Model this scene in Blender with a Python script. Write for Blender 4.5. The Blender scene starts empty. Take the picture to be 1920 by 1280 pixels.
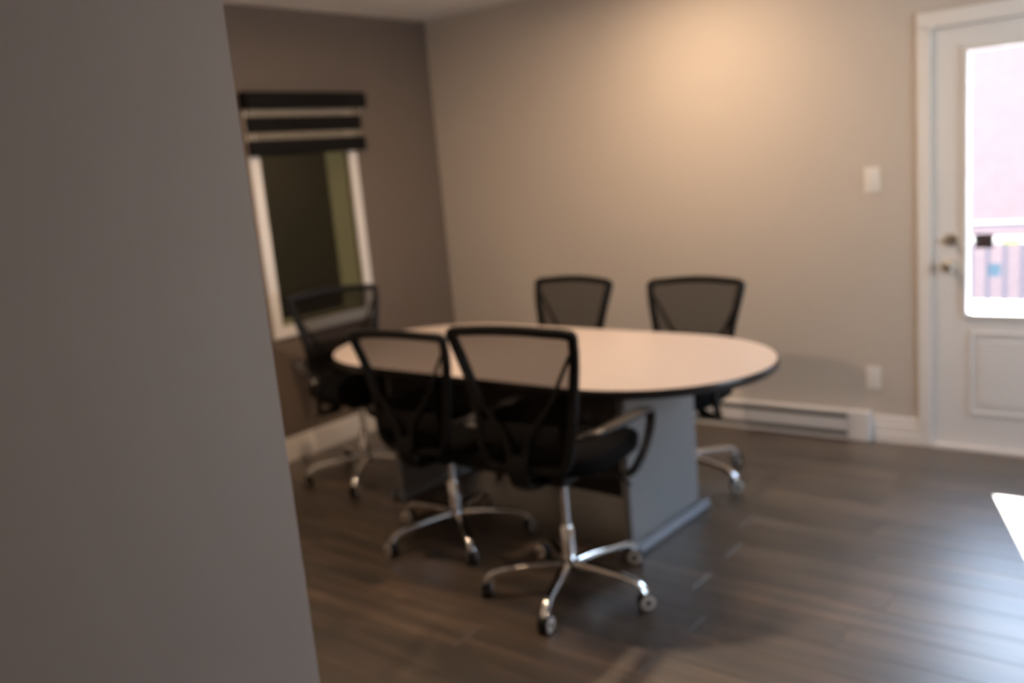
import bpy, bmesh, math, random
from mathutils import Vector, Matrix
random.seed(7)
R = math.radians
col = bpy.context.scene.collection
sc = bpy.context.scene

# ------------------------------------------------------------------ camera, sky, sun, exposure
H = 2.578                                    # ceiling height
cam_d = bpy.data.cameras.new('camera'); cam = bpy.data.objects.new('camera', cam_d); col.objects.link(cam)
fw = Vector((-0.6139322, 0.76641566, -0.18892932)); rt = Vector((0.78802357, 0.6089949, -0.09024441)); up = Vector((-0.04589226, 0.20428471, 0.97783519))
M = Matrix.Identity(4)
for i in range(3):
    M[i][0] = rt[i]; M[i][1] = up[i]; M[i][2] = -fw[i]
M[0][3], M[1][3], M[2][3] = 4.2975842, -4.74561042, 1.58777999
cam.matrix_world = M
cam_d.sensor_width = 36.0
cam_d.lens = 1707.93 / 1920 * 36
cam_d.clip_start = 0.05
cam_d.dof.use_dof = True                     # the photograph is focused far too near
cam_d.dof.focus_distance = 1.12
cam_d.dof.aperture_fstop = 2.5
sc.camera = cam

sc.view_settings.view_transform = 'Standard'
sc.view_settings.look = 'None'
sc.view_settings.gamma = 1.0
sc.view_settings.use_curve_mapping = False
sc.view_settings.exposure = 0.12
sc.cycles.use_denoising = True
sc.cycles.max_bounces = 10
sc.cycles.diffuse_bounces = 6
sc.cycles.glossy_bounces = 4
sc.cycles.transparent_max_bounces = 12
sc.cycles.sample_clamp_indirect = 30.0

w = bpy.data.worlds.new('sky'); sc.world = w; w.use_nodes = True
nt = w.node_tree; nt.nodes.clear()
wo = nt.nodes.new('ShaderNodeOutputWorld'); bg = nt.nodes.new('ShaderNodeBackground')
tc = nt.nodes.new('ShaderNodeTexCoord'); sx = nt.nodes.new('ShaderNodeSeparateXYZ'); cr = nt.nodes.new('ShaderNodeValToRGB')
nt.links.new(tc.outputs['Generated'], sx.inputs[0]); nt.links.new(sx.outputs['Z'], cr.inputs[0])
cr.color_ramp.elements[0].position = 0.0; cr.color_ramp.elements[0].color = (0.86, 0.93, 1.0, 1)
cr.color_ramp.elements[1].position = 0.9; cr.color_ramp.elements[1].color = (0.42, 0.62, 1.0, 1)
nt.links.new(cr.outputs[0], bg.inputs['Color']); bg.inputs['Strength'].default_value = 13.0
nt.links.new(bg.outputs[0], wo.inputs['Surface'])

sun_d = bpy.data.lights.new('sun', 'SUN'); sun = bpy.data.objects.new('sun', sun_d); col.objects.link(sun)
sun_d.energy = 70.0; sun_d.angle = R(0.53); sun_d.color = (1.0, 0.95, 0.88)
sun.rotation_euler = Vector((0.297, -0.822, -1.0)).to_track_quat('-Z', 'Y').to_euler()
sun.location = (0, 6, 8)
WARM = (1.0, 0.70, 0.45)
POTS = [(2.05, -0.80, 20), (1.45, -2.45, 26), (3.9, -2.5, 6), (4.3, -6.4, 3)]  # the last two are unseen lamps, added to fill the room with light

# ------------------------------------------------------------------ materials
def mat(name, color, rough=0.5, metal=0.0, spec=0.5, noise=None, bump=None, coat=0.0):
    m = bpy.data.materials.new(name); m.use_nodes = True
    n = m.node_tree.nodes; l = m.node_tree.links; b = n['Principled BSDF']
    b.inputs['Base Color'].default_value = (*color, 1); b.inputs['Roughness'].default_value = rough
    b.inputs['Metallic'].default_value = metal; b.inputs['Specular IOR Level'].default_value = spec
    b.inputs['Coat Weight'].default_value = coat
    t = n.new('ShaderNodeTexCoord')
    if noise:
        scale, amt = noise
        nz = n.new('ShaderNodeTexNoise'); nz.inputs['Scale'].default_value = scale; nz.inputs['Detail'].default_value = 4
        l.new(t.outputs['Object'], nz.inputs['Vector'])
        mx = n.new('ShaderNodeMix'); mx.data_type = 'RGBA'
        l.new(nz.outputs['Fac'], mx.inputs[0])
        mx.inputs[6].default_value = (*[c * (1 - amt) for c in color], 1); mx.inputs[7].default_value = (*[min(1, c * (1 + amt)) for c in color], 1)
        l.new(mx.outputs[2], b.inputs['Base Color'])
    if bump:
        scale, st = bump
        nz = n.new('ShaderNodeTexNoise'); nz.inputs['Scale'].default_value = scale; nz.inputs['Detail'].default_value = 3
        l.new(t.outputs['Object'], nz.inputs['Vector'])
        bp = n.new('ShaderNodeBump'); bp.inputs['Strength'].default_value = st; bp.inputs['Distance'].default_value = 0.002
        l.new(nz.outputs['Fac'], bp.inputs['Height']); l.new(bp.outputs[0], b.inputs['Normal'])
    return m

def glass(name, tint):
    m = bpy.data.materials.new(name); m.use_nodes = True
    n = m.node_tree.nodes; l = m.node_tree.links; n.clear()
    o = n.new('ShaderNodeOutputMaterial'); mx = n.new('ShaderNodeMixShader'); tr = n.new('ShaderNodeBsdfTransparent'); gl = n.new('ShaderNodeBsdfGlossy')
    tr.inputs[0].default_value = (*tint, 1); gl.inputs['Roughness'].default_value = 0.0
    g = n.new('ShaderNodeNewGeometry'); dt = n.new('ShaderNodeVectorMath'); dt.operation = 'DOT_PRODUCT'
    l.new(g.outputs['Normal'], dt.inputs[0]); l.new(g.outputs['Incoming'], dt.inputs[1])
    def mth(op, a, bb=None):
        k = n.new('ShaderNodeMath'); k.operation = op
        for i, v in enumerate((a, bb)):
            if v is None: continue
            if isinstance(v, (int, float)): k.inputs[i].default_value = v
            else: l.new(v, k.inputs[i])
        return k.outputs[0]
    # Schlick reflectance of one face, the same from both sides
    fr = mth('ADD', mth('MULTIPLY', mth('POWER', mth('SUBTRACT', 1.0, mth('ABSOLUTE', dt.outputs['Value'])), 5.0), 0.96), 0.035)
    l.new(fr, mx.inputs[0]); l.new(tr.outputs[0], mx.inputs[1]); l.new(gl.outputs[0], mx.inputs[2]); l.new(mx.outputs[0], o.inputs[0])
    return m

def cloth(name, color, through, weave=900):
    """open woven cloth: a share of the light passes straight through it"""
    m = bpy.data.materials.new(name); m.use_nodes = True
    n = m.node_tree.nodes; l = m.node_tree.links; n.clear()
    o = n.new('ShaderNodeOutputMaterial'); mx = n.new('ShaderNodeMixShader'); tr = n.new('ShaderNodeBsdfTransparent'); df = n.new('ShaderNodeBsdfDiffuse')
    df.inputs[0].default_value = (*color, 1); tr.inputs[0].default_value = (1, 1, 1, 1)
    t = n.new('ShaderNodeTexCoord'); nz = n.new('ShaderNodeTexNoise'); nz.inputs['Scale'].default_value = weave
    ma = n.new('ShaderNodeMapRange'); ma.inputs['To Min'].default_value = through - 0.1; ma.inputs['To Max'].default_value = through + 0.1
    l.new(t.outputs['Object'], nz.inputs['Vector']); l.new(nz.outputs['Fac'], ma.inputs[0])
    l.new(ma.outputs[0], mx.inputs[0]); l.new(df.outputs[0], mx.inputs[1]); l.new(tr.outputs[0], mx.inputs[2]); l.new(mx.outputs[0], o.inputs[0])
    return m

def emit(name, color, s):
    m = bpy.data.materials.new(name); m.use_nodes = True
    n = m.node_tree.nodes; l = m.node_tree.links; n.clear()
    o = n.new('ShaderNodeOutputMaterial'); e = n.new('ShaderNodeEmission'); e.inputs[0].default_value = (*color, 1); e.inputs[1].default_value = s
    l.new(e.outputs[0], o.inputs[0]); return m

def floor_wood():
    m = bpy.data.materials.new('plank_wood'); m.use_nodes = True
    n = m.node_tree.nodes; l = m.node_tree.links; b = n['Principled BSDF']
    g = n.new('ShaderNodeNewGeometry'); oi = n.new('ShaderNodeObjectInfo')
    mul = n.new('ShaderNodeVectorMath'); mul.operation = 'MULTIPLY'; mul.inputs[1].default_value = (0.9, 11, 1)
    off = n.new('ShaderNodeMath'); off.operation = 'MULTIPLY'; off.inputs[1].default_value = 37.0
    add = n.new('ShaderNodeVectorMath'); add.operation = 'ADD'
    l.new(g.outputs['Position'], mul.inputs[0]); l.new(oi.outputs['Random'], off.inputs[0]); l.new(mul.outputs[0], add.inputs[0]); l.new(off.outputs[0], add.inputs[1])
    nz = n.new('ShaderNodeTexNoise'); nz.inputs['Scale'].default_value = 1.6; nz.inputs['Detail'].default_value = 6; nz.inputs['Roughness'].default_value = 0.6
    l.new(add.outputs[0], nz.inputs['Vector'])
    cr = n.new('ShaderNodeValToRGB'); e = cr.color_ramp.elements
    e[0].position = 0.32; e[0].color = (0.017, 0.011, 0.007, 1); e[1].position = 0.74; e[1].color = (0.135, 0.086, 0.054, 1)
    mid = e.new(0.52); mid.color = (0.052, 0.032, 0.019, 1)
    l.new(nz.outputs['Fac'], cr.inputs[0])
    mr = n.new('ShaderNodeMapRange'); mr.inputs['To Min'].default_value = 0.62; mr.inputs['To Max'].default_value = 1.4
    l.new(oi.outputs['Random'], mr.inputs[0])
    sc_ = n.new('ShaderNodeVectorMath'); sc_.operation = 'SCALE'
    l.new(cr.outputs[0], sc_.inputs[0]); l.new(mr.outputs[0], sc_.inputs['Scale']); l.new(sc_.outputs[0], b.inputs['Base Color'])
    b.inputs['Roughness'].default_value = 0.46; b.inputs['IOR'].default_value = 1.7; b.inputs['Coat Weight'].default_value = 1.0; b.inputs['Coat IOR'].default_value = 1.6; b.inputs['Coat Roughness'].default_value = 0.38
    bp = n.new('ShaderNodeBump'); bp.inputs['Strength'].default_value = 0.15; bp.inputs['Distance'].default_value = 0.002
    l.new(nz.outputs['Fac'], bp.inputs['Height']); l.new(bp.outputs[0], b.inputs['Normal'])
    return m

def brick_mat():
    m = bpy.data.materials.new('pink_brick'); m.use_nodes = True
    n = m.node_tree.nodes; l = m.node_tree.links; b = n['Principled BSDF']
    t = n.new('ShaderNodeTexCoord'); mp = n.new('ShaderNodeMapping'); mp.inputs['Rotation'].default_value = (R(90), 0, 0)
    bk = n.new('ShaderNodeTexBrick'); bk.inputs['Scale'].default_value = 4.0
    bk.inputs['Color1'].default_value = (0.150, 0.090, 0.085, 1); bk.inputs['Color2'].default_value = (0.130, 0.078, 0.075, 1); bk.inputs['Mortar'].default_value = (0.16, 0.12, 0.11, 1)
    l.new(t.outputs['Object'], mp.inputs[0]); l.new(mp.outputs[0], bk.inputs['Vector']); l.new(bk.outputs['Color'], b.inputs['Base Color'])
    b.inputs['Roughness'].default_value = 0.9
    return m

m_wall = mat('beige_paint', (0.56, 0.505, 0.45), 0.75, noise=(3, 0.02), bump=(220, 0.08))
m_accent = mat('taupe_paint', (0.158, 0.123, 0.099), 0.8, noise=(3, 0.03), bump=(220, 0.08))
m_part = mat('grey_beige_paint', (0.40, 0.36, 0.335), 0.8, noise=(3, 0.03), bump=(220, 0.08))
m_ceil = mat('ceiling_paint', (0.74, 0.73, 0.72), 0.9, bump=(120, 0.1))
m_trim = mat('trim_paint', (0.80, 0.77, 0.74), 0.35)
m_door = mat('door_paint', (0.76, 0.75, 0.74), 0.4)
m_heat = mat('heater_enamel', (0.74, 0.72, 0.70), 0.35)
m_slot = mat('slot_dark', (0.05, 0.045, 0.04), 0.7)
m_sub = mat('subfloor', (0.02, 0.016, 0.013), 0.8)
m_wood = floor_wood()
m_top = mat('table_laminate', (0.66, 0.565, 0.51), 0.32, noise=(9, 0.03))
m_edge = mat('edge_band', (0.02, 0.02, 0.022), 0.25)
m_panel = mat('grey_laminate', (0.20, 0.20, 0.205), 0.42, noise=(12, 0.05))
m_plinth = mat('plinth_blue_sheen', (0.20, 0.22, 0.26), 0.25)  # blue daylight highlight of the foot rails tinted into the grey
m_chrome = mat('chrome', (0.88, 0.88, 0.88), 0.06, metal=1.0)
m_nick = mat('satin_nickel', (0.55, 0.50, 0.44), 0.28, metal=1.0)
m_plast = mat('black_plastic', (0.006, 0.006, 0.0065), 0.42, spec=0.18)
m_arm = mat('armrest_plastic', (0.014, 0.014, 0.015), 0.27)
m_seat = mat('black_fabric', (0.005, 0.005, 0.0055), 0.95, spec=0.1, noise=(300, 0.3), bump=(900, 0.3))
m_mesh = cloth('black_mesh', (0.009, 0.008, 0.008), 0.25)
m_wheel = mat('wheel_grey', (0.50, 0.47, 0.43), 0.4)
m_blind = mat('blind_dark', (0.008, 0.007, 0.007), 0.8, spec=0.15, bump=(700, 0.2))
m_sheer = cloth('blind_sheer', (0.34, 0.30, 0.24), 0.50, 500)
m_glass = glass('clear_glass', (0.95, 0.97, 0.97))
m_gglass = glass('green_glass', (0.68, 0.68, 0.58))
m_green = mat('olive_paint', (0.27, 0.27, 0.20), 0.8, noise=(2, 0.1))
m_revl = mat('reveal_paint', (0.70, 0.68, 0.56), 0.7)
m_plate = mat('switch_plate', (0.80, 0.78, 0.75), 0.3)
m_brick = brick_mat()
m_deck = mat('deck_boards', (0.30, 0.28, 0.27), 0.7)
m_rail = mat('railing_paint', (0.03, 0.03, 0.05), 0.5)
m_white = mat('white_rail', (0.85, 0.85, 0.85), 0.5)
m_st1 = mat('sticker_brown', (0.05, 0.03, 0.028), 0.5)
m_st2 = glass('green_film', (0.85, 0.95, 0.62))
m_st3 = glass('blue_film', (0.62, 0.88, 0.97))
m_bulb = emit('lamp_lens', (1.0, 0.72, 0.45), 14)

# ------------------------------------------------------------------ mesh helpers
def link(name, bm, material, parent=None, smooth=False, mats=None):
    me = bpy.data.meshes.new(name); bm.to_mesh(me); bm.free()
    for m in (mats or [material]): me.materials.append(m)
    if smooth:
        for p in me.polygons: p.use_smooth = True
        try: me.set_sharp_from_angle(angle=R(40))
        except Exception: pass
    o = bpy.data.objects.new(name, me); col.objects.link(o)
    if parent is not None: o.parent = parent
    return o

def box(bm, x0, x1, y0, y1, z0, z1, bev=0.0, mi=0):
    r = bmesh.ops.create_cube(bm, size=1.0)
    vs = r['verts']
    for v in vs:
        v.co = Vector(((x0 + x1) / 2 + v.co.x * (x1 - x0), (y0 + y1) / 2 + v.co.y * (y1 - y0), (z0 + z1) / 2 + v.co.z * (z1 - z0)))
    fs = {f for v in vs for f in v.link_faces}
    for f in fs: f.material_index = mi
    if bev > 0:
        es = {e for v in vs for e in v.link_edges}
        bmesh.ops.bevel(bm, geom=list(es), offset=bev, segments=2, affect='EDGES', profile=0.6)
    return vs

def cyl(bm, p0, p1, r0, r1=None, seg=20, cap=True, mi=0):
    r1 = r0 if r1 is None else r1
    p0 = Vector(p0); p1 = Vector(p1); d = (p1 - p0); q = d.to_track_quat('Z', 'Y')
    rings = []
    for p, r in ((p0, r0), (p1, r1)):
        rings.append([bm.verts.new(p + q @ Vector((r * math.cos(2 * math.pi * i / seg), r * math.sin(2 * math.pi * i / seg), 0))) for i in range(seg)])
    for i in range(seg):
        f = bm.faces.new((rings[0][i], rings[0][(i + 1) % seg], rings[1][(i + 1) % seg], rings[1][i])); f.material_index = mi
    if cap:
        bm.faces.new(rings[0][::-1]).material_index = mi; bm.faces.new(rings[1]).material_index = mi

def lathe(bm, prof, axis_p, axis_d, seg=24, mi=0):
    """prof: list of (radius, distance along the axis)"""
    axis_p = Vector(axis_p); q = Vector(axis_d).to_track_quat('Z', 'Y'); rings = []
    for r, h in prof:
        if r < 1e-6: rings.append([bm.verts.new(axis_p + q @ Vector((0, 0, h)))])
        else: rings.append([bm.verts.new(axis_p + q @ Vector((r * math.cos(2 * math.pi * i / seg), r * math.sin(2 * math.pi * i / seg), h))) for i in range(seg)])
    for a, b in zip(rings, rings[1:]):
        for i in range(seg):
            j = (i + 1) % seg
            if len(a) == 1 and len(b) == 1: continue
            if len(a) == 1: f = bm.faces.new((a[0], b[j], b[i]))
            elif len(b) == 1: f = bm.faces.new((a[i], a[j], b[0]))
            else: f = bm.faces.new((a[i], a[j], b[j], b[i]))
            f.material_index = mi

def catmull(pts, n=6, closed=False):
    P = [Vector(p) for p in pts]; out = []; N = len(P)
    for i in range(N if closed else N - 1):
        g = (lambda k: P[k % N]) if closed else (lambda k: P[max(0, min(N - 1, k))])
        a, b, c, d = g(i - 1), g(i), g(i + 1), g(i + 2)
        for k in range(n):
            t = k / n
            out.append(0.5 * ((2 * b) + (-a + c) * t + (2 * a - 5 * b + 4 * c - d) * t * t + (-a + 3 * b - 3 * c + d) * t ** 3))
    if not closed: out.append(P[-1])
    return out

def sweep(bm, pts, size, n=6, closed=False, side=None, seg=10, power=3.0, smooth_path=True):
    """a rounded-rectangle section swept along pts; size = (across, thick) or list of them; side = the 'across' direction (vector or function)"""
    path = catmull(pts, n, closed) if smooth_path else [Vector(p) for p in pts]
    L = len(path); rings = []
    for i, p in enumerate(path):
        a = path[(i - 1) % L] if (closed or i > 0) else path[i]; b = path[(i + 1) % L] if (closed or i < L - 1) else path[i]
        t = (b - a).normalized()
        s = Vector(side(p) if callable(side) else (side or (1, 0, 0)))
        s = (s - t * s.dot(t)).normalized(); u = t.cross(s)
        if isinstance(size, list):
            f = i / (L if closed else L - 1) * (len(size) - (0 if closed else 1)); k = int(f); fr = f - k
            s0 = size[k % len(size)]; s1 = size[(k + 1) % len(size)] if closed else size[min(k + 1, len(size) - 1)]
            A = s0[0] * (1 - fr) + s1[0] * fr; B = s0[1] * (1 - fr) + s1[1] * fr
        else: A, B = size
        ring = []
        for j in range(seg):
            an = 2 * math.pi * (j + 0.5) / seg; c, q = math.cos(an), math.sin(an)
            rr = (abs(c) ** power + abs(q) ** power) ** (-1 / power)
            ring.append(bm.verts.new(p + s * (A / 2 * rr * c) + u * (B / 2 * rr * q)))
        rings.append(ring)
    for i in range(L if closed else L - 1):
        a, b = rings[i], rings[(i + 1) % L]
        for j in range(seg): bm.faces.new((a[j], a[(j + 1) % seg], b[(j + 1) % seg], b[j]))
    if not closed:
        bm.faces.new(rings[0][::-1]); bm.faces.new(rings[-1])
    bmesh.ops.recalc_face_normals(bm, faces=bm.faces)

def nb(): return bmesh.new()

def tag(o, label=None, cat=None, group=None, kind=None):
    if label: o['label'] = label
    if cat: o['category'] = cat
    if group: o['group'] = group
    if kind: o['kind'] = kind
    return o

def empty(name, loc=(0, 0, 0), rz=0.0):
    o = bpy.data.objects.new(name, None); col.objects.link(o); o.empty_display_size = 0.1
    o.location = loc; o.rotation_euler = (0, 0, rz); return o

def one_box(name, b, material, parent=None, bev=0.0, kind=None):
    bm = nb(); box(bm, *b, bev=bev); o = link(name, bm, material, parent)
    if kind: o['kind'] = kind
    return o

# ------------------------------------------------------------------ the room
XR, YB = 5.45, -7.4                          # right wall, wall behind the camera
PX, PY = 2.853, -3.682                       # outer corner of the near partition
WY0, WY1, WZ0, WZ1 = -1.50, -0.825, 0.79, 2.0   # opening of the interior window
DX0, DX1, DZ = 3.150, 4.050, 2.045           # door opening

fl = one_box('floor', (-0.1, XR + 0.1, YB - 0.1, 0.1, -0.12, -0.012), m_sub, kind='structure')
tag(fl, 'dark grey brown wood plank floor of the whole room', 'floor')
del fl['category']
PL, PW, GAP = 1.22, 0.150, 0.0012
lib = {}
def plank(x0, x1, y0, y1):
    key = (round(x1 - x0, 3), round(y1 - y0, 3))
    if key not in lib:
        bm = nb(); a, b = (x1 - x0 - GAP) / 2, (y1 - y0 - GAP) / 2; c = 0.0012
        lo = [bm.verts.new((sx_ * a, sy_ * b, -0.012)) for sx_, sy_ in ((-1, -1), (1, -1), (1, 1), (-1, 1))]
        mi = [bm.verts.new((sx_ * a, sy_ * b, -c)) for sx_, sy_ in ((-1, -1), (1, -1), (1, 1), (-1, 1))]
        hi = [bm.verts.new((sx_ * (a - c), sy_ * (b - c), 0)) for sx_, sy_ in ((-1, -1), (1, -1), (1, 1), (-1, 1))]
        for A, B in ((lo, mi), (mi, hi)):
            for i in range(4): bm.faces.new((A[i], A[(i + 1) % 4], B[(i + 1) % 4], B[i]))
        bm.faces.new(hi); bm.faces.new(lo[::-1])
        me = bpy.data.meshes.new('plank'); bm.to_mesh(me); bm.free(); me.materials.append(m_wood); lib[key] = me
    o = bpy.data.objects.new('plank', lib[key]); col.objects.link(o); o.parent = fl
    o.location = ((x0 + x1) / 2, (y0 + y1) / 2, 0)
y = 0.0; row = 0
while y > YB + 0.01:
    y1 = y; y0 = max(YB, y - PW)
    xa = 0.0 if y > PY else PX
    x = xa - ((row * 0.47 + random.random() * 0.15) % 1.0) * PL
    while x < XR:
        a, b = max(xa, x), min(XR, x + PL)
        if b - a > 0.02: plank(a, b, y0, y1)
        x += PL
    y -= PW; row += 1

one_box('ceiling', (-0.15, XR + 0.15, YB - 0.15, 0.15, H, H + 0.12), m_ceil, kind='structure')

def wall(name, boxes, m):
    bm = nb()
    for b in boxes: box(bm, *b)
    o = link(name, bm, m); o['kind'] = 'structure'; return o
wall('wall_back', [(-0.14, DX0, 0, 0.14, 0, H), (DX1, XR + 0.14, 0, 0.14, 0, H), (DX0, DX1, 0, 0.14, DZ, H)], m_wall)
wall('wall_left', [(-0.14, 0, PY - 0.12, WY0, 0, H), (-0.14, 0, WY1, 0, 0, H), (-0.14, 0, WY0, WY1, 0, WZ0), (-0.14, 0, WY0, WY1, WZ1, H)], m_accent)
wall('wall_partition', [(PX - 0.12, PX, YB, PY, 0, H)], m_part)
wall('wall_front', [(0, PX - 0.12, PY - 0.12, PY, 0, H)], m_wall)
wall('wall_rear', [(PX - 0.12, XR + 0.14, YB - 0.14, YB, 0, H)], m_wall)
RW = (-1.95, -0.7, 1.0, 1.9)                 # window of the right wall, outside the picture
wall('wall_right', [(XR, XR + 0.14, YB, RW[0], 0, H), (XR, XR + 0.14, RW[1], 0, 0, H), (XR, XR + 0.14, RW[0], RW[1], 0, RW[2]), (XR, XR + 0.14, RW[0], RW[1], RW[3], H)], m_wall)

# baseboards: stepped profile swept along the wall
def baseboard(name, p0, p1, nrm):
    prof = [(0, 0), (0.016, 0), (0.016, 0.048), (0.013, 0.053), (0.013, 0.092), (0.009, 0.100), (0.009, 0.126), (0.004, 0.140), (0, 0.140)]
    bm = nb(); rings = []
    for p in (p0, p1):
        rings.append([bm.verts.new((p[0] + nrm[0] * d, p[1] + nrm[1] * d, z)) for d, z in prof])
    k = len(prof)
    for j in range(k): bm.faces.new((rings[0][j], rings[0][(j + 1) % k], rings[1][(j + 1) % k], rings[1][j]))
    bm.faces.new(rings[0]); bm.faces.new(rings[1][::-1]); bmesh.ops.recalc_face_normals(bm, faces=bm.faces)
    o = link(name, bm, m_trim); o['kind'] = 'structure'
HX0, HX1 = 1.25, 2.863                       # baseboard heater
baseboard('baseboard_left', (0, PY), (0, 0), (1, 0))
baseboard('baseboard_back', (0, 0), (HX0, 0), (0, -1))
baseboard('baseboard_door', (HX1, 0), (DX0 - 0.048, 0), (0, -1))
baseboard('baseboard_right', (XR, 0), (XR, YB), (-1, 0))
baseboard('baseboard_partition', (PX, PY), (PX, YB), (1, 0))
baseboard('baseboard_corner', (DX1 + 0.07, 0), (XR, 0), (0, -1))

# ------------------------------------------------------------------ door with a large pane
dr = empty('door_1', (0, 0, 0)); dr['kind'] = 'structure'
GX0, GX1, GZ0, GZ1 = 3.322, 3.878, 0.690, 1.912
SX0, SX1, SZ0, SZ1 = 3.166, 4.034, 0.022, 2.030
SY0, SY1 = 0.004, 0.048
bm = nb()
box(bm, SX0, GX0, SY0, SY1, SZ0, SZ1); box(bm, GX1, SX1, SY0, SY1, SZ0, SZ1)
box(bm, GX0, GX1, SY0, SY1, GZ1, SZ1); box(bm, GX0, GX1, SY0, SY1, SZ0, GZ0)
link('door_slab', bm, m_door, dr)
bm = nb(); t = 0.024
for a in ((GX0 - t, GX0, GZ0 - t, GZ1 + t), (GX1, GX1 + t, GZ0 - t, GZ1 + t), (GX0, GX1, GZ0 - t, GZ0), (GX0, GX1, GZ1, GZ1 + t)):
    box(bm, a[0], a[1], -0.010, 0.003, a[2], a[3], bev=0.003)
    box(bm, a[0], a[1], 0.0485, 0.053, a[2], a[3], bev=0.003)
link('glazing_frame', bm, m_door, dr)
one_box('pane', (GX0, GX1, 0.041, 0.046, GZ0, GZ1), m_glass, dr)
def ring_frame(bm, x0, x1, z0, z1, wd, ya, yb, bev=0.002):
    box(bm, x0, x0 + wd, ya, yb, z0, z1, bev); box(bm, x1 - wd, x1, ya, yb, z0, z1, bev)
    box(bm, x0 + wd, x1 - wd, ya, yb, z0, z0 + wd, bev); box(bm, x0 + wd, x1 - wd, ya, yb, z1 - wd, z1, bev)
bm = nb(); ring_frame(bm, 3.330, 3.870, 0.185, 0.600, 0.016, -0.006, 0.004)
box(bm, 3.372, 3.828, -0.003, 0.004, 0.228, 0.557, 0.003)
link('raised_panel', bm, m_door, dr)
# knob, deadbolt, strike
kn = nb()
lathe(kn, [(0, 0), (0.031, 0), (0.031, 0.006), (0.026, 0.010), (0.012, 0.012), (0.011, 0.030), (0.020, 0.036), (0.027, 0.046), (0.027, 0.056), (0.020, 0.064), (0, 0.066)], (3.243, SY0, 0.918), (0, -1, 0))
link('door_knob', kn, m_nick, dr, smooth=True)
kn = nb()
lathe(kn, [(0, 0), (0.030, 0), (0.030, 0.008), (0.025, 0.014), (0, 0.015)], (3.247, SY0, 1.046), (0, -1, 0))
box(kn, 3.242, 3.252, -0.034, -0.010, 1.030, 1.062, 0.003)
link('deadbolt', kn, m_nick, dr, smooth=True)
one_box('strike_plate', (SX0 - 0.014, SX0 - 0.001, -0.006, 0.02, 0.885, 0.950), m_nick, dr)
one_box('sticker', (3.345, 3.425, 0.0385, 0.0400, 1.000, 1.068), m_st1, dr)
one_box('sticker', (3.462, 3.535, 0.0385, 0.0400, 1.015, 1.045), m_st2, dr)
one_box('sticker', (3.405, 3.458, 0.0385, 0.0400, 0.865, 0.925), m_st3, dr)
# casing and jamb
cs = nb()
c0, c1, cz = DX0 - 0.048, DX1 + 0.048, 2.108
box(cs, c0, DX0 + 0.012, -0.018, 0, 0, DZ, 0.003); box(cs, DX1 - 0.012, c1, -0.018, 0, 0, DZ, 0.003); box(cs, c0, c1, -0.018, 0, DZ - 0.010, cz, 0.003)
o = link('trim_1', cs, m_trim); o['kind'] = 'structure'
jb = nb()
box(jb, DX0, SX0 - 0.002, 0.0, 0.14, 0, DZ); box(jb, SX1 + 0.002, DX1, 0.0, 0.14, 0, DZ); box(jb, SX0 - 0.002, SX1 + 0.002, 0.0, 0.14, SZ1 + 0.002, DZ)
link('jamb', jb, m_trim, dr)
o = one_box('trim_2', (SX0, SX1, -0.03, 0.15, 0.001, 0.020), m_trim, bev=0.003, kind='structure')

# ------------------------------------------------------------------ interior window, blind, dim room beyond it
wn = empty('window_1'); wn['kind'] = 'structure'
bm = nb(); fo = 0.062
for b in ((WY0 - fo, WY0 + 0.004, WZ0 - fo, WZ1 + fo), (WY1 - 0.004, WY1 + fo, WZ0 - fo, WZ1 + fo), (WY0 + 0.004, WY1 - 0.004, WZ0 - fo, WZ0 + 0.004), (WY0 + 0.004, WY1 - 0.004, WZ1 - 0.004, WZ1 + fo)):
    box(bm, 0, 0.018, b[0], b[1], b[2], b[3], 0.003)
link('window_frame', bm, m_trim, wn)
one_box('pane', (-0.022, -0.016, WY0, WY1, WZ0, WZ1), m_gglass, wn)
bm = nb()
box(bm, -0.20, -0.024, WY1 - 0.006, WY1 + 0.02, WZ0, WZ1); box(bm, -0.20, -0.024, WY0 - 0.02, WY0 + 0.006, WZ0, WZ1)
box(bm, -0.20, -0.024, WY0, WY1, WZ0 - 0.02, WZ0 + 0.006); box(bm, -0.20, -0.024, WY0, WY1, WZ1 - 0.006, WZ1 + 0.02)
link('reveal', bm, m_revl, wn)
wall('wall_beyond', [(-2.4, -2.2, -3.0, 1.8, 0, H)], m_green)
wall('wall_beyond_1', [(-2.2, -0.14, -3.1, -3.0, 0, H)], m_green); wall('wall_beyond_2', [(-2.2, -0.14, 1.8, 1.9, 0, H)], m_green)
wall('wall_beyond_3', [(-0.15, -0.141, -3.0, WY0 - 0.02, 0, H), (-0.15, -0.141, WY1 + 0.02, 1.8, 0, H)], m_green)
wall('ceiling_beyond', [(-2.4, -0.15, -3.1, 1.9, H, H + 0.1)], m_green); wall('floor_beyond', [(-2.4, -0.141, -3.1, 1.9, -0.1, 0)], m_green)
cb = empty('low_cabinet', (-1.94, -0.1, 0)); tag(cb, 'dark low cabinet seen dimly through the interior window glass', 'cabinet')
one_box('body', (-0.22, 0.22, -0.9, 0.9, 0.0, 0.62), m_blind, cb, 0.01)
one_box('worktop', (-0.23, 0.24, -0.92, 0.92, 0.621, 0.65), m_blind, cb, 0.005)
for k in range(3): one_box('door', (0.221, 0.24, -0.88 + k * 0.59, -0.31 + k * 0.59, 0.04, 0.60), m_blind, cb, 0.004)

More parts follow.
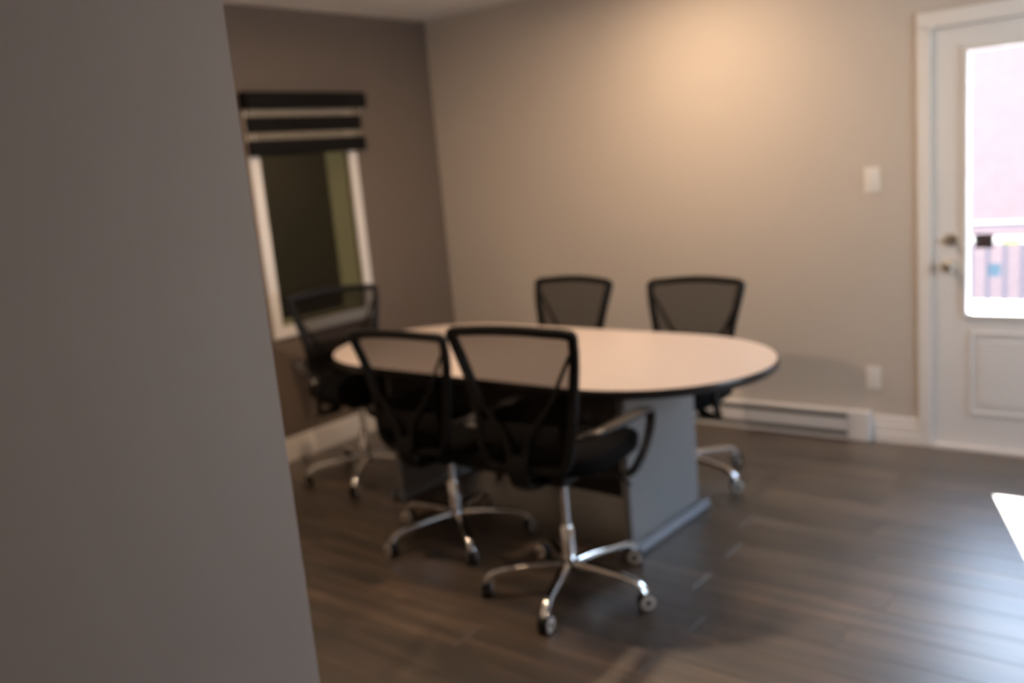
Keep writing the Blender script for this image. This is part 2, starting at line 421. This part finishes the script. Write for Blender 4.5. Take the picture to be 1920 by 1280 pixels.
bl = empty('window_blind', (0.02, (WY0 + WY1) / 2, 2.02))
tag(bl, 'rolled up dark striped zebra blind on top of the interior window', 'blind')
hw = 0.425
bm = nb(); sweep(bm, [(0.038, -hw, 0.043), (0.038, hw + 0.03, 0.043)], (0.074, 0.092), side=(1, 0, 0), seg=16, power=5, smooth_path=False); link('cassette', bm, m_blind, bl)
yb0, yb1 = -hw + 0.01, hw + 0.005
for z0, z1, m_, nm in ((-0.045, -0.004, m_sheer, 'sheer_band'), (-0.132, -0.045, m_blind, 'dark_band'), (-0.170, -0.132, m_sheer, 'sheer_band')):
    one_box(nm, (0.034, 0.036, yb0, yb1, z0, z1), m_, bl)
    if nm == 'dark_band': one_box(nm, (0.020, 0.022, yb0, yb1, z0, z1), m_, bl)
bm = nb(); sweep(bm, [(0.032, yb0 - 0.004, -0.214), (0.032, yb1 + 0.012, -0.212)], (0.030, 0.086), side=(1, 0, 0), seg=16, power=4, smooth_path=False); link('bottom_rail', bm, m_blind, bl)

w2 = empty('window_2'); w2['kind'] = 'structure'
bm = nb()
for b in ((RW[0] - 0.06, RW[0], RW[2] - 0.06, RW[3] + 0.06), (RW[1], RW[1] + 0.06, RW[2] - 0.06, RW[3] + 0.06), (RW[0], RW[1], RW[2] - 0.06, RW[2]), (RW[0], RW[1], RW[3], RW[3] + 0.06), ((RW[0] + RW[1]) / 2 - 0.03, (RW[0] + RW[1]) / 2 + 0.03, RW[2], RW[3])):
    box(bm, XR - 0.018, XR + 0.06, *b)
link('window_frame', bm, m_trim, w2)
one_box('pane', (XR + 0.03, XR + 0.036, RW[0], RW[1], RW[2], RW[3]), m_glass, w2)

# ------------------------------------------------------------------ heater, switch, outlet
ht = empty('baseboard_heater', ((HX0 + HX1) / 2, 0, 0)); tag(ht, 'white electric baseboard heater along the beige wall left of the door', 'heater')
L2 = (HX1 - HX0) / 2
bm = nb(); ec = 0.107
box(bm, -L2 + 0.03, L2 - ec, -0.020, -0.002, 0.006, 0.156)
box(bm, -L2 + 0.03, L2 - ec, -0.060, -0.022, 0.144, 0.158, 0.003)
box(bm, -L2 + 0.03, L2 - ec, -0.060, -0.054, 0.050, 0.119, 0.002)
box(bm, -L2 + 0.03, L2 - ec, -0.060, -0.022, 0.006, 0.020, 0.003)
link('body', bm, m_heat, ht)
one_box('heating_element', (-L2 + 0.03, L2 - ec, -0.050, -0.021, 0.022, 0.142), m_slot, ht)
one_box('end_cap', (L2 - ec + 0.001, L2, -0.062, -0.002, 0.004, 0.160), m_heat, ht, 0.003)
one_box('end_cap', (-L2, -L2 + 0.029, -0.062, -0.002, 0.004, 0.160), m_heat, ht, 0.003)

def plate(name, x0, x1, z0, z1, label, cat):
    e = empty(name, ((x0 + x1) / 2, 0, (z0 + z1) / 2)); tag(e, label, cat); a, b = (x1 - x0) / 2, (z1 - z0) / 2
    one_box('cover_plate', (-a, a, -0.006, -0.0005, -b, b), m_plate, e, 0.002); return e
e = plate('light_switch', 2.847, 2.922, 1.294, 1.418, 'white wall switch beside the door casing at shoulder height', 'light switch')
one_box('rocker', (-0.017, 0.017, -0.011, -0.0062, -0.034, 0.034), m_plate, e, 0.002)
e = plate('wall_outlet', 2.843, 2.914, 0.279, 0.399, 'white wall outlet low above the baseboard heater end', 'outlet')
one_box('receptacle', (-0.017, 0.017, -0.0085, -0.0062, 0.004, 0.034), m_plate, e, 0.002)
one_box('receptacle', (-0.017, 0.017, -0.0085, -0.0062, -0.034, -0.004), m_plate, e, 0.002)

# ------------------------------------------------------------------ conference table
TC = (1.774, -1.456); TL, TW, TE = 1.160, 0.526, 0.58
tb = empty('conference_table', (TC[0], TC[1], 0), R(-2.2)); tag(tb, 'long oval conference table with pale top and grey slab pedestals', 'table')
def outline(grow=0.0, n=28):
    c = TL - TE; out = []
    for k in range(n + 1):
        a = -math.pi / 2 + math.pi * k / n; out.append((c + (TE + grow) * math.cos(a), (TW + grow) * math.sin(a)))
    for k in range(n + 1):
        a = math.pi / 2 + math.pi * k / n; out.append((-c + (TE + grow) * math.cos(a), (TW + grow) * math.sin(a)))
    return out
def slab(name, grow, z0, z1, m_, bev=0.0):
    bm = nb(); o = outline(grow); a = [bm.verts.new((x, y, z0)) for x, y in o]; b = [bm.verts.new((x, y, z1)) for x, y in o]; k = len(o)
    for i in range(k): bm.faces.new((a[i], a[(i + 1) % k], b[(i + 1) % k], b[i]))
    bm.faces.new(a[::-1]); bm.faces.new(b)
    return link(name, bm, m_, tb)
slab('tabletop', -0.004, 0.7085, 0.740, m_top)
bm = nb(); o = outline(0.0, 28)
sweep(bm, [(x, y, 0.7235) for x, y in o], (0.008, 0.0345), closed=True, side=lambda p: Vector((p.x - max(-TL + TE, min(TL - TE, p.x)), p.y, 0)), smooth_path=False, seg=12, power=3.5)
link('edge_band', bm, m_edge, tb, smooth=True)
for sx_, nm in ((1, 'pedestal'), (-1, 'pedestal')):
    xo = 0.695 if sx_ > 0 else -0.66
    bm = nb(); box(bm, xo - 0.035, xo, -0.305, 0.245, 0.0, 0.708, 0.002); p = link(nm, bm, m_panel, tb)
    bm = nb()
    sweep(bm, [(xo + 0.02, -0.335, 0.024), (xo + 0.02, 0.270, 0.024)], (0.040, 0.046), side=(1, 0, 0), seg=14, power=3.2, smooth_path=False)
    sweep(bm, [(xo - 0.055, -0.335, 0.024), (xo - 0.055, 0.270, 0.024)], (0.040, 0.046), side=(1, 0, 0), seg=14, power=3.2, smooth_path=False)
    link('foot_rail', bm, m_plinth, p, smooth=True)
one_box('modesty_panel', (-0.659, 0.659, -0.012, 0.012, 0.10, 0.707), m_edge, tb, 0.001)

# ------------------------------------------------------------------ office chairs (built facing +Y, origin on the floor under the gas lift)
def halfw(v):      # v = 0 bottom .. 1 top : half width of the back
    k = [(0, .150), (.12, .178), (.32, .188), (.55, .203), (.78, .228), (1, .247)]
    for (a, x0), (b, x1) in zip(k, k[1:]):
        if v <= b: return x0 + (x1 - x0) * (v - a) / (b - a)
    return k[-1][1]
BZ0, BZ1 = 0.475, 0.955
def back_y(v):     # depth of the back, leaning rearwards towards the top, hollow at the waist
    k = [(0, -.215), (.12, -.225), (.32, -.212), (.5, -.212), (.75, -.228), (1, -.262)]
    for (a, x0), (b, x1) in zip(k, k[1:]):
        if v <= b: return x0 + (x1 - x0) * (v - a) / (b - a)
    return k[-1][1]
def back_pt(u, v):  # u -1..1 across
    x = u * halfw(v); z = BZ0 + (BZ1 - BZ0) * v
    if v > 0.9: z += 0.018 * (1 - u * u) * (v - 0.9) / 0.1
    return Vector((x, back_y(v) - 0.032 * (1 - u * u), z))

def make_chair(lift, star):
    root = empty('office_chair')
    for k in range(5):
        a = star + k * 2 * math.pi / 5; c, s = math.cos(a), math.sin(a)
        P = lambda r, z: Vector((r * c, r * s, z))
        bm = nb()
        sweep(bm, [P(0.022, .112), P(.10, .112), P(.20, .106), P(.275, .096), P(.305, .080), P(.318, .062), P(.322, .056)],
              [(.040, .026), (.034, .024), (.031, .022), (.029, .022), (.028, .022), (.028, .022), (.026, .020)], side=(-s, c, 0), seg=20, power=4.0)
        link('spoke', bm, m_chrome, root, smooth=True)
        sw = a + 0.9 + k * 1.3; cw, sn = math.cos(sw), math.sin(sw)      # caster swivel
        C0 = P(.322, 0)
        bm = nb(); cyl(bm, C0 + Vector((0, 0, .034)), C0 + Vector((0, 0, .057)), .008, seg=12)
        ax = Vector((-sn, cw, 0)); cc = C0 + Vector((0, 0, .031))
        sweep(bm, [cc + Vector((cw, sn, 0)) * r_ + Vector((0, 0, h)) for r_, h in ((-.027, .004), (-.020, .020), (0, .029), (.020, .020), (.027, .004))], (.022, .006), side=ax, seg=8, power=3)
        ct = link('caster', bm, m_plast, root, smooth=True)
        for sd in (1, -1):
            bm = nb()
            lathe(bm, [(0, .004), (.029, .004), (.0305, .008), (.0305, .017), (.028, .021)], cc, ax * sd, 24, mi=0)
            lathe(bm, [(.028, .021), (.024, .023), (.012, .022)], cc, ax * sd, 24, mi=1)
            lathe(bm, [(.012, .022), (.009, .017), (0, .017)], cc, ax * sd, 24, mi=0)
            bmesh.ops.remove_doubles(bm, verts=bm.verts, dist=1e-5)
            link('wheel', bm, None, ct, smooth=True, mats=[m_plast, m_wheel])
    bm = nb(); lathe(bm, [(0, .088), (.030, .088), (.036, .098), (.036, .124), (.028, .130), (0, .130)], (0, 0, 0), (0, 0, 1), 28); link('hub', bm, m_plast, root, smooth=True)
    bm = nb(); lathe(bm, [(0, .129), (.026, .129), (.025, .255), (.021, .262), (.0145, .263), (.0145, .385 + lift), (0, .385 + lift)], (0, 0, 0), (0, 0, 1), 28); link('gas_lift', bm, m_chrome, root, smooth=True)
    L = Vector((0, 0, lift))
    bm = nb(); box(bm, -.085, .085, -.13, .10, .372 + lift, .418 + lift, .012); box(bm, -.11, .11, -.10, .09, .4185 + lift, .436 + lift, .004)
    mech = link('tilt_mechanism', bm, m_plast, root)
    bm = nb()
    sweep(bm, [Vector((.08, .03, .395)) + L, Vector((.17, .03, .392)) + L, Vector((.225, .03, .378)) + L, Vector((.262, .03, .352)) + L], [(.009, .009), (.009, .009), (.012, .009), (.026, .010)], side=(0, 1, 0), seg=10, power=2.5)
    link('lever', bm, m_plast, mech, smooth=True)
    bm = nb(); cyl(bm, Vector((0, .10, .392)) + L, Vector((0, .155, .392)) + L, .022, .026); link('tension_knob', bm, m_plast, mech, smooth=True)
    # seat cushion
    bm = nb(); n, rings = 36, []
    for k, (sc_, z) in enumerate(((0.0, .437), (.90, .437), (.985, .448), (1.0, .468), (.985, .492), (.93, .508), (.75, .514), (.4, .512), (0.0, .511))):
        if sc_ == 0: rings.append([bm.verts.new((0, .03, z + lift))]); continue
        rg = []
        for i in range(n):
            a = 2 * math.pi * i / n; c, s = math.cos(a), math.sin(a); rr = (abs(c) ** 4 + abs(s) ** 4) ** -.25
            x = .247 * rr * c * sc_; yy = .240 * rr * s * sc_ + .035; wz = z
            if k > 4 and yy > .14: wz -= (yy - .14) ** 2 * 1.6
            if yy > 0: x *= 1 - 0.05 * yy / .26
            rg.append(bm.verts.new((x, yy, wz + lift)))
        rings.append(rg)
    for a, b in zip(rings, rings[1:]):
        for i in range(n):
            j = (i + 1) % n
            if len(a) == 1: bm.faces.new((a[0], b[j], b[i]))
            elif len(b) == 1: bm.faces.new((a[i], a[j], b[0]))
            else: bm.faces.new((a[i], a[j], b[j], b[i]))
    bmesh.ops.recalc_face_normals(bm, faces=bm.faces)
    link('seat', bm, m_seat, root, smooth=True)
    # back frame
    loop = [back_pt(-1 + 2 * t, 1) for t in (0.02, .2, .4, .6, .8, .98)] + [back_pt(1, v) for v in (.93, .8, .65, .5, .35, .2, .09)] + [back_pt(1 - 2 * t, 0) for t in (.04, .25, .5, .75, .96)] + [back_pt(-1, v) for v in (.09, .2, .35, .5, .65, .8, .93)]
    bm = nb()
    sweep(bm, [p + L for p in loop], (.034, .036), n=4, closed=True, side=lambda p: Vector((p.x, 0, (p.z - lift - (BZ0 + BZ1) / 2))), seg=12, power=3)
    fr = link('back_frame', bm, m_plast, root, smooth=True)
    bm = nb(); nu, nv = 12, 16; g = [[bm.verts.new(back_pt(-.985 + 1.97 * i / nu, .01 + .98 * j / nv) + L) for i in range(nu + 1)] for j in range(nv + 1)]
    for j in range(nv):
        for i in range(nu): bm.faces.new((g[j][i], g[j][i + 1], g[j + 1][i + 1], g[j + 1][i]))
    link('mesh_back', bm, m_mesh, root, smooth=True)
    bm = nb(); g = [[bm.verts.new(back_pt(-.97 + 1.94 * i / nu, .01 + .47 * j / nv) + L + Vector((0, -.008, 0))) for i in range(nu + 1)] for j in range(nv + 1)]
    for j in range(nv):
        for i in range(nu): bm.faces.new((g[j][i], g[j][i + 1], g[j + 1][i + 1], g[j + 1][i]))
    link('lining', bm, m_mesh, root, smooth=True)
    # V shaped brace behind the mesh, joining a spine that drops under the seat
    for s in (-1, 1):
        bm = nb()
        pts = [Vector((s * .226, back_y(.86) - .014, BZ0 + .86 * .48)), Vector((s * .190, back_y(.72) - .040, BZ0 + .70 * .48)), Vector((s * .138, back_y(.5) - .056, BZ0 + .5 * .48)), Vector((s * .055, back_y(.3) - .060, BZ0 + .28 * .48)), Vector((s * .028, back_y(.1) - .052, BZ0 + .08 * .48))]
        sweep(bm, [p + L for p in pts], [(.013, .009), (.014, .009), (.018, .010), (.026, .012), (.034, .016)], side=(1, 0, 0), seg=8)
        link('brace', bm, m_plast, root, smooth=True)
    bm = nb()
    sweep(bm, [p + L for p in (Vector((0, -.272, .535)), Vector((0, -.282, .478)), Vector((0, -.268, .425)), Vector((0, -.215, .402)), Vector((0, -.12, .398)))], [(.095, .018), (.085, .022), (.08, .024), (.08, .022), (.08, .020)], side=(1, 0, 0), seg=12)
    link('spine', bm, m_plast, root, smooth=True)
    bm = nb()
    sweep(bm, [Vector((x, -.258 + .20 * x * x * 4, .60 + lift)) for x in (-.15, -.08, 0, .08, .15)], (.012, .085), side=(0, 1, 0), seg=10)
    link('lumbar_pad', bm, m_plast, root, smooth=True)
    # looped armrests
    for s in (-1, 1):
        bm = nb()
        pts = [(.200, -.225, .600), (.240, -.212, .606), (.268, -.165, .610), (.276, -.07, .609), (.277, .06, .605), (.275, .15, .598), (.273, .198, .582), (.271, .206, .54), (.266, .182, .48), (.258, .140, .425), (.245, .095, .385), (.210, .055, .372), (.120, .03, .384)]
        sz = [(.024, .020), (.034, .020), (.052, .022), (.058, .024), (.058, .024), (.052, .025), (.042, .026), (.036, .024), (.034, .022), (.034, .020), (.034, .018), (.036, .014), (.040, .010)]
        sweep(bm, [Vector((s * x, yy, z)) + L for x, yy, z in pts], sz, side=(s, 0, 0.0), seg=12, power=3, n=5)
        link('armrest', bm, m_arm, root, smooth=True)
    return root

G = 'black mesh office chairs around the conference table'
CH = [  # x, y, heading, lift, star angle, label
    (2.405, -2.160, 4, 0.085, 0, 'nearest black mesh office chair, its back to the viewer, right of its neighbour'),
    (1.66, -1.955, 3, 0.000, 33, 'black mesh office chair, its back to the viewer, left of the nearest one'),
    (0.65, -1.545, -115, 0.030, 16, 'black mesh office chair at the far rounded table end below the window'),
    (1.50, -0.970, 176, -0.015, 20, 'black mesh office chair behind the table facing out, the one nearer the room corner'),
    (2.225, -0.910, 183, -0.025, -12, 'black mesh office chair behind the table facing out, the one nearer the door'),
]
for x, yy, hd, lift, star, lab in CH:
    c = make_chair(lift, R(star - hd)); c.location = (x, yy, 0); c.rotation_euler = (0, 0, R(hd)); tag(c, lab, 'chair', G)

# ------------------------------------------------------------------ ceiling lamps
for i, (x, yy, pw) in enumerate(POTS):
    e = empty('ceiling_lamp', (x, yy, H)); tag(e, ['round recessed ceiling lamp near the beige wall', 'round recessed ceiling lamp over the near side of the table', 'unseen recessed ceiling lamp added as fill on the door side of the room', 'unseen recessed ceiling lamp added as fill behind the viewer'][i], 'lamp', 'recessed ceiling lamps')
    bm = nb(); lathe(bm, [(.055, -.004), (.058, -.010), (.085, -.006), (.088, 0), (.055, 0), (.055, -.004)], (0, 0, 0), (0, 0, 1), 32); link('trim_ring', bm, m_plate, e, smooth=True)
    bm = nb(); lathe(bm, [(0, -.004), (.054, -.004)], (0, 0, 0), (0, 0, 1), 32); link('lens', bm, m_bulb, e)
    ld = bpy.data.lights.new('lamp_light', 'AREA'); ld.shape = 'DISK'; ld.size = 0.16; ld.energy = pw; ld.color = WARM; ld.spread = R(176)
    lo = bpy.data.objects.new('lamp_light', ld); col.objects.link(lo); lo.parent = e; lo.location = (0, 0, -.012)
ld = bpy.data.lights.new('next_room_fill', 'AREA'); ld.shape = 'DISK'; ld.size = 0.2; ld.energy = 14.0; ld.color = (1, .84, .70)  # unseen light added to brighten the room and jamb behind the interior window
lo = bpy.data.objects.new('next_room_fill', ld); col.objects.link(lo); lo.location = (-0.9, -2.3, H - .02)

# ------------------------------------------------------------------ outdoors
dk = nb()
box(dk, 1.5, 6.5, 0.15, 3.1, -0.20, -0.04)
o = link('terrace', dk, m_deck); o['kind'] = 'structure'
o = one_box('ground', (-30, 40, 3.1, 60, -3.2, -3.0), m_deck, kind='structure')
rl = empty('balcony_railing', (3.5, 3.0, 0)); tag(rl, 'dark balcony railing with thin upright bars outside the door', 'railing')
one_box('top_rail', (-2, 2.5, -.03, .03, .805, .835), m_rail, rl)
one_box('handrail', (-2, 2.5, -.02, .02, .675, .715), m_deck, rl)
one_box('bottom_rail', (-2, 2.5, -.05, .05, .08, .215), m_white, rl)
for k in range(3): one_box('post', (-1.98 + k * 2.205, -1.92 + k * 2.205, -.03, .03, -.04, .804), m_rail, rl)
for k in range(36):
    x = -1.853 + k * .120
    one_box('baluster', (x - .012, x + .012, -.012, .012, .2155, .6745), m_rail, rl)
bd = empty('brick_building', (3, 10, -3)); tag(bd, 'pale pink brick building across from the glazed door', 'building')
one_box('brick_wall', (-9, 12, 0, 6, 0, 7.3), m_brick, bd)
one_box('parapet', (-9.1, 12.1, -.1, 6.1, 7.301, 7.5), m_white, bd)
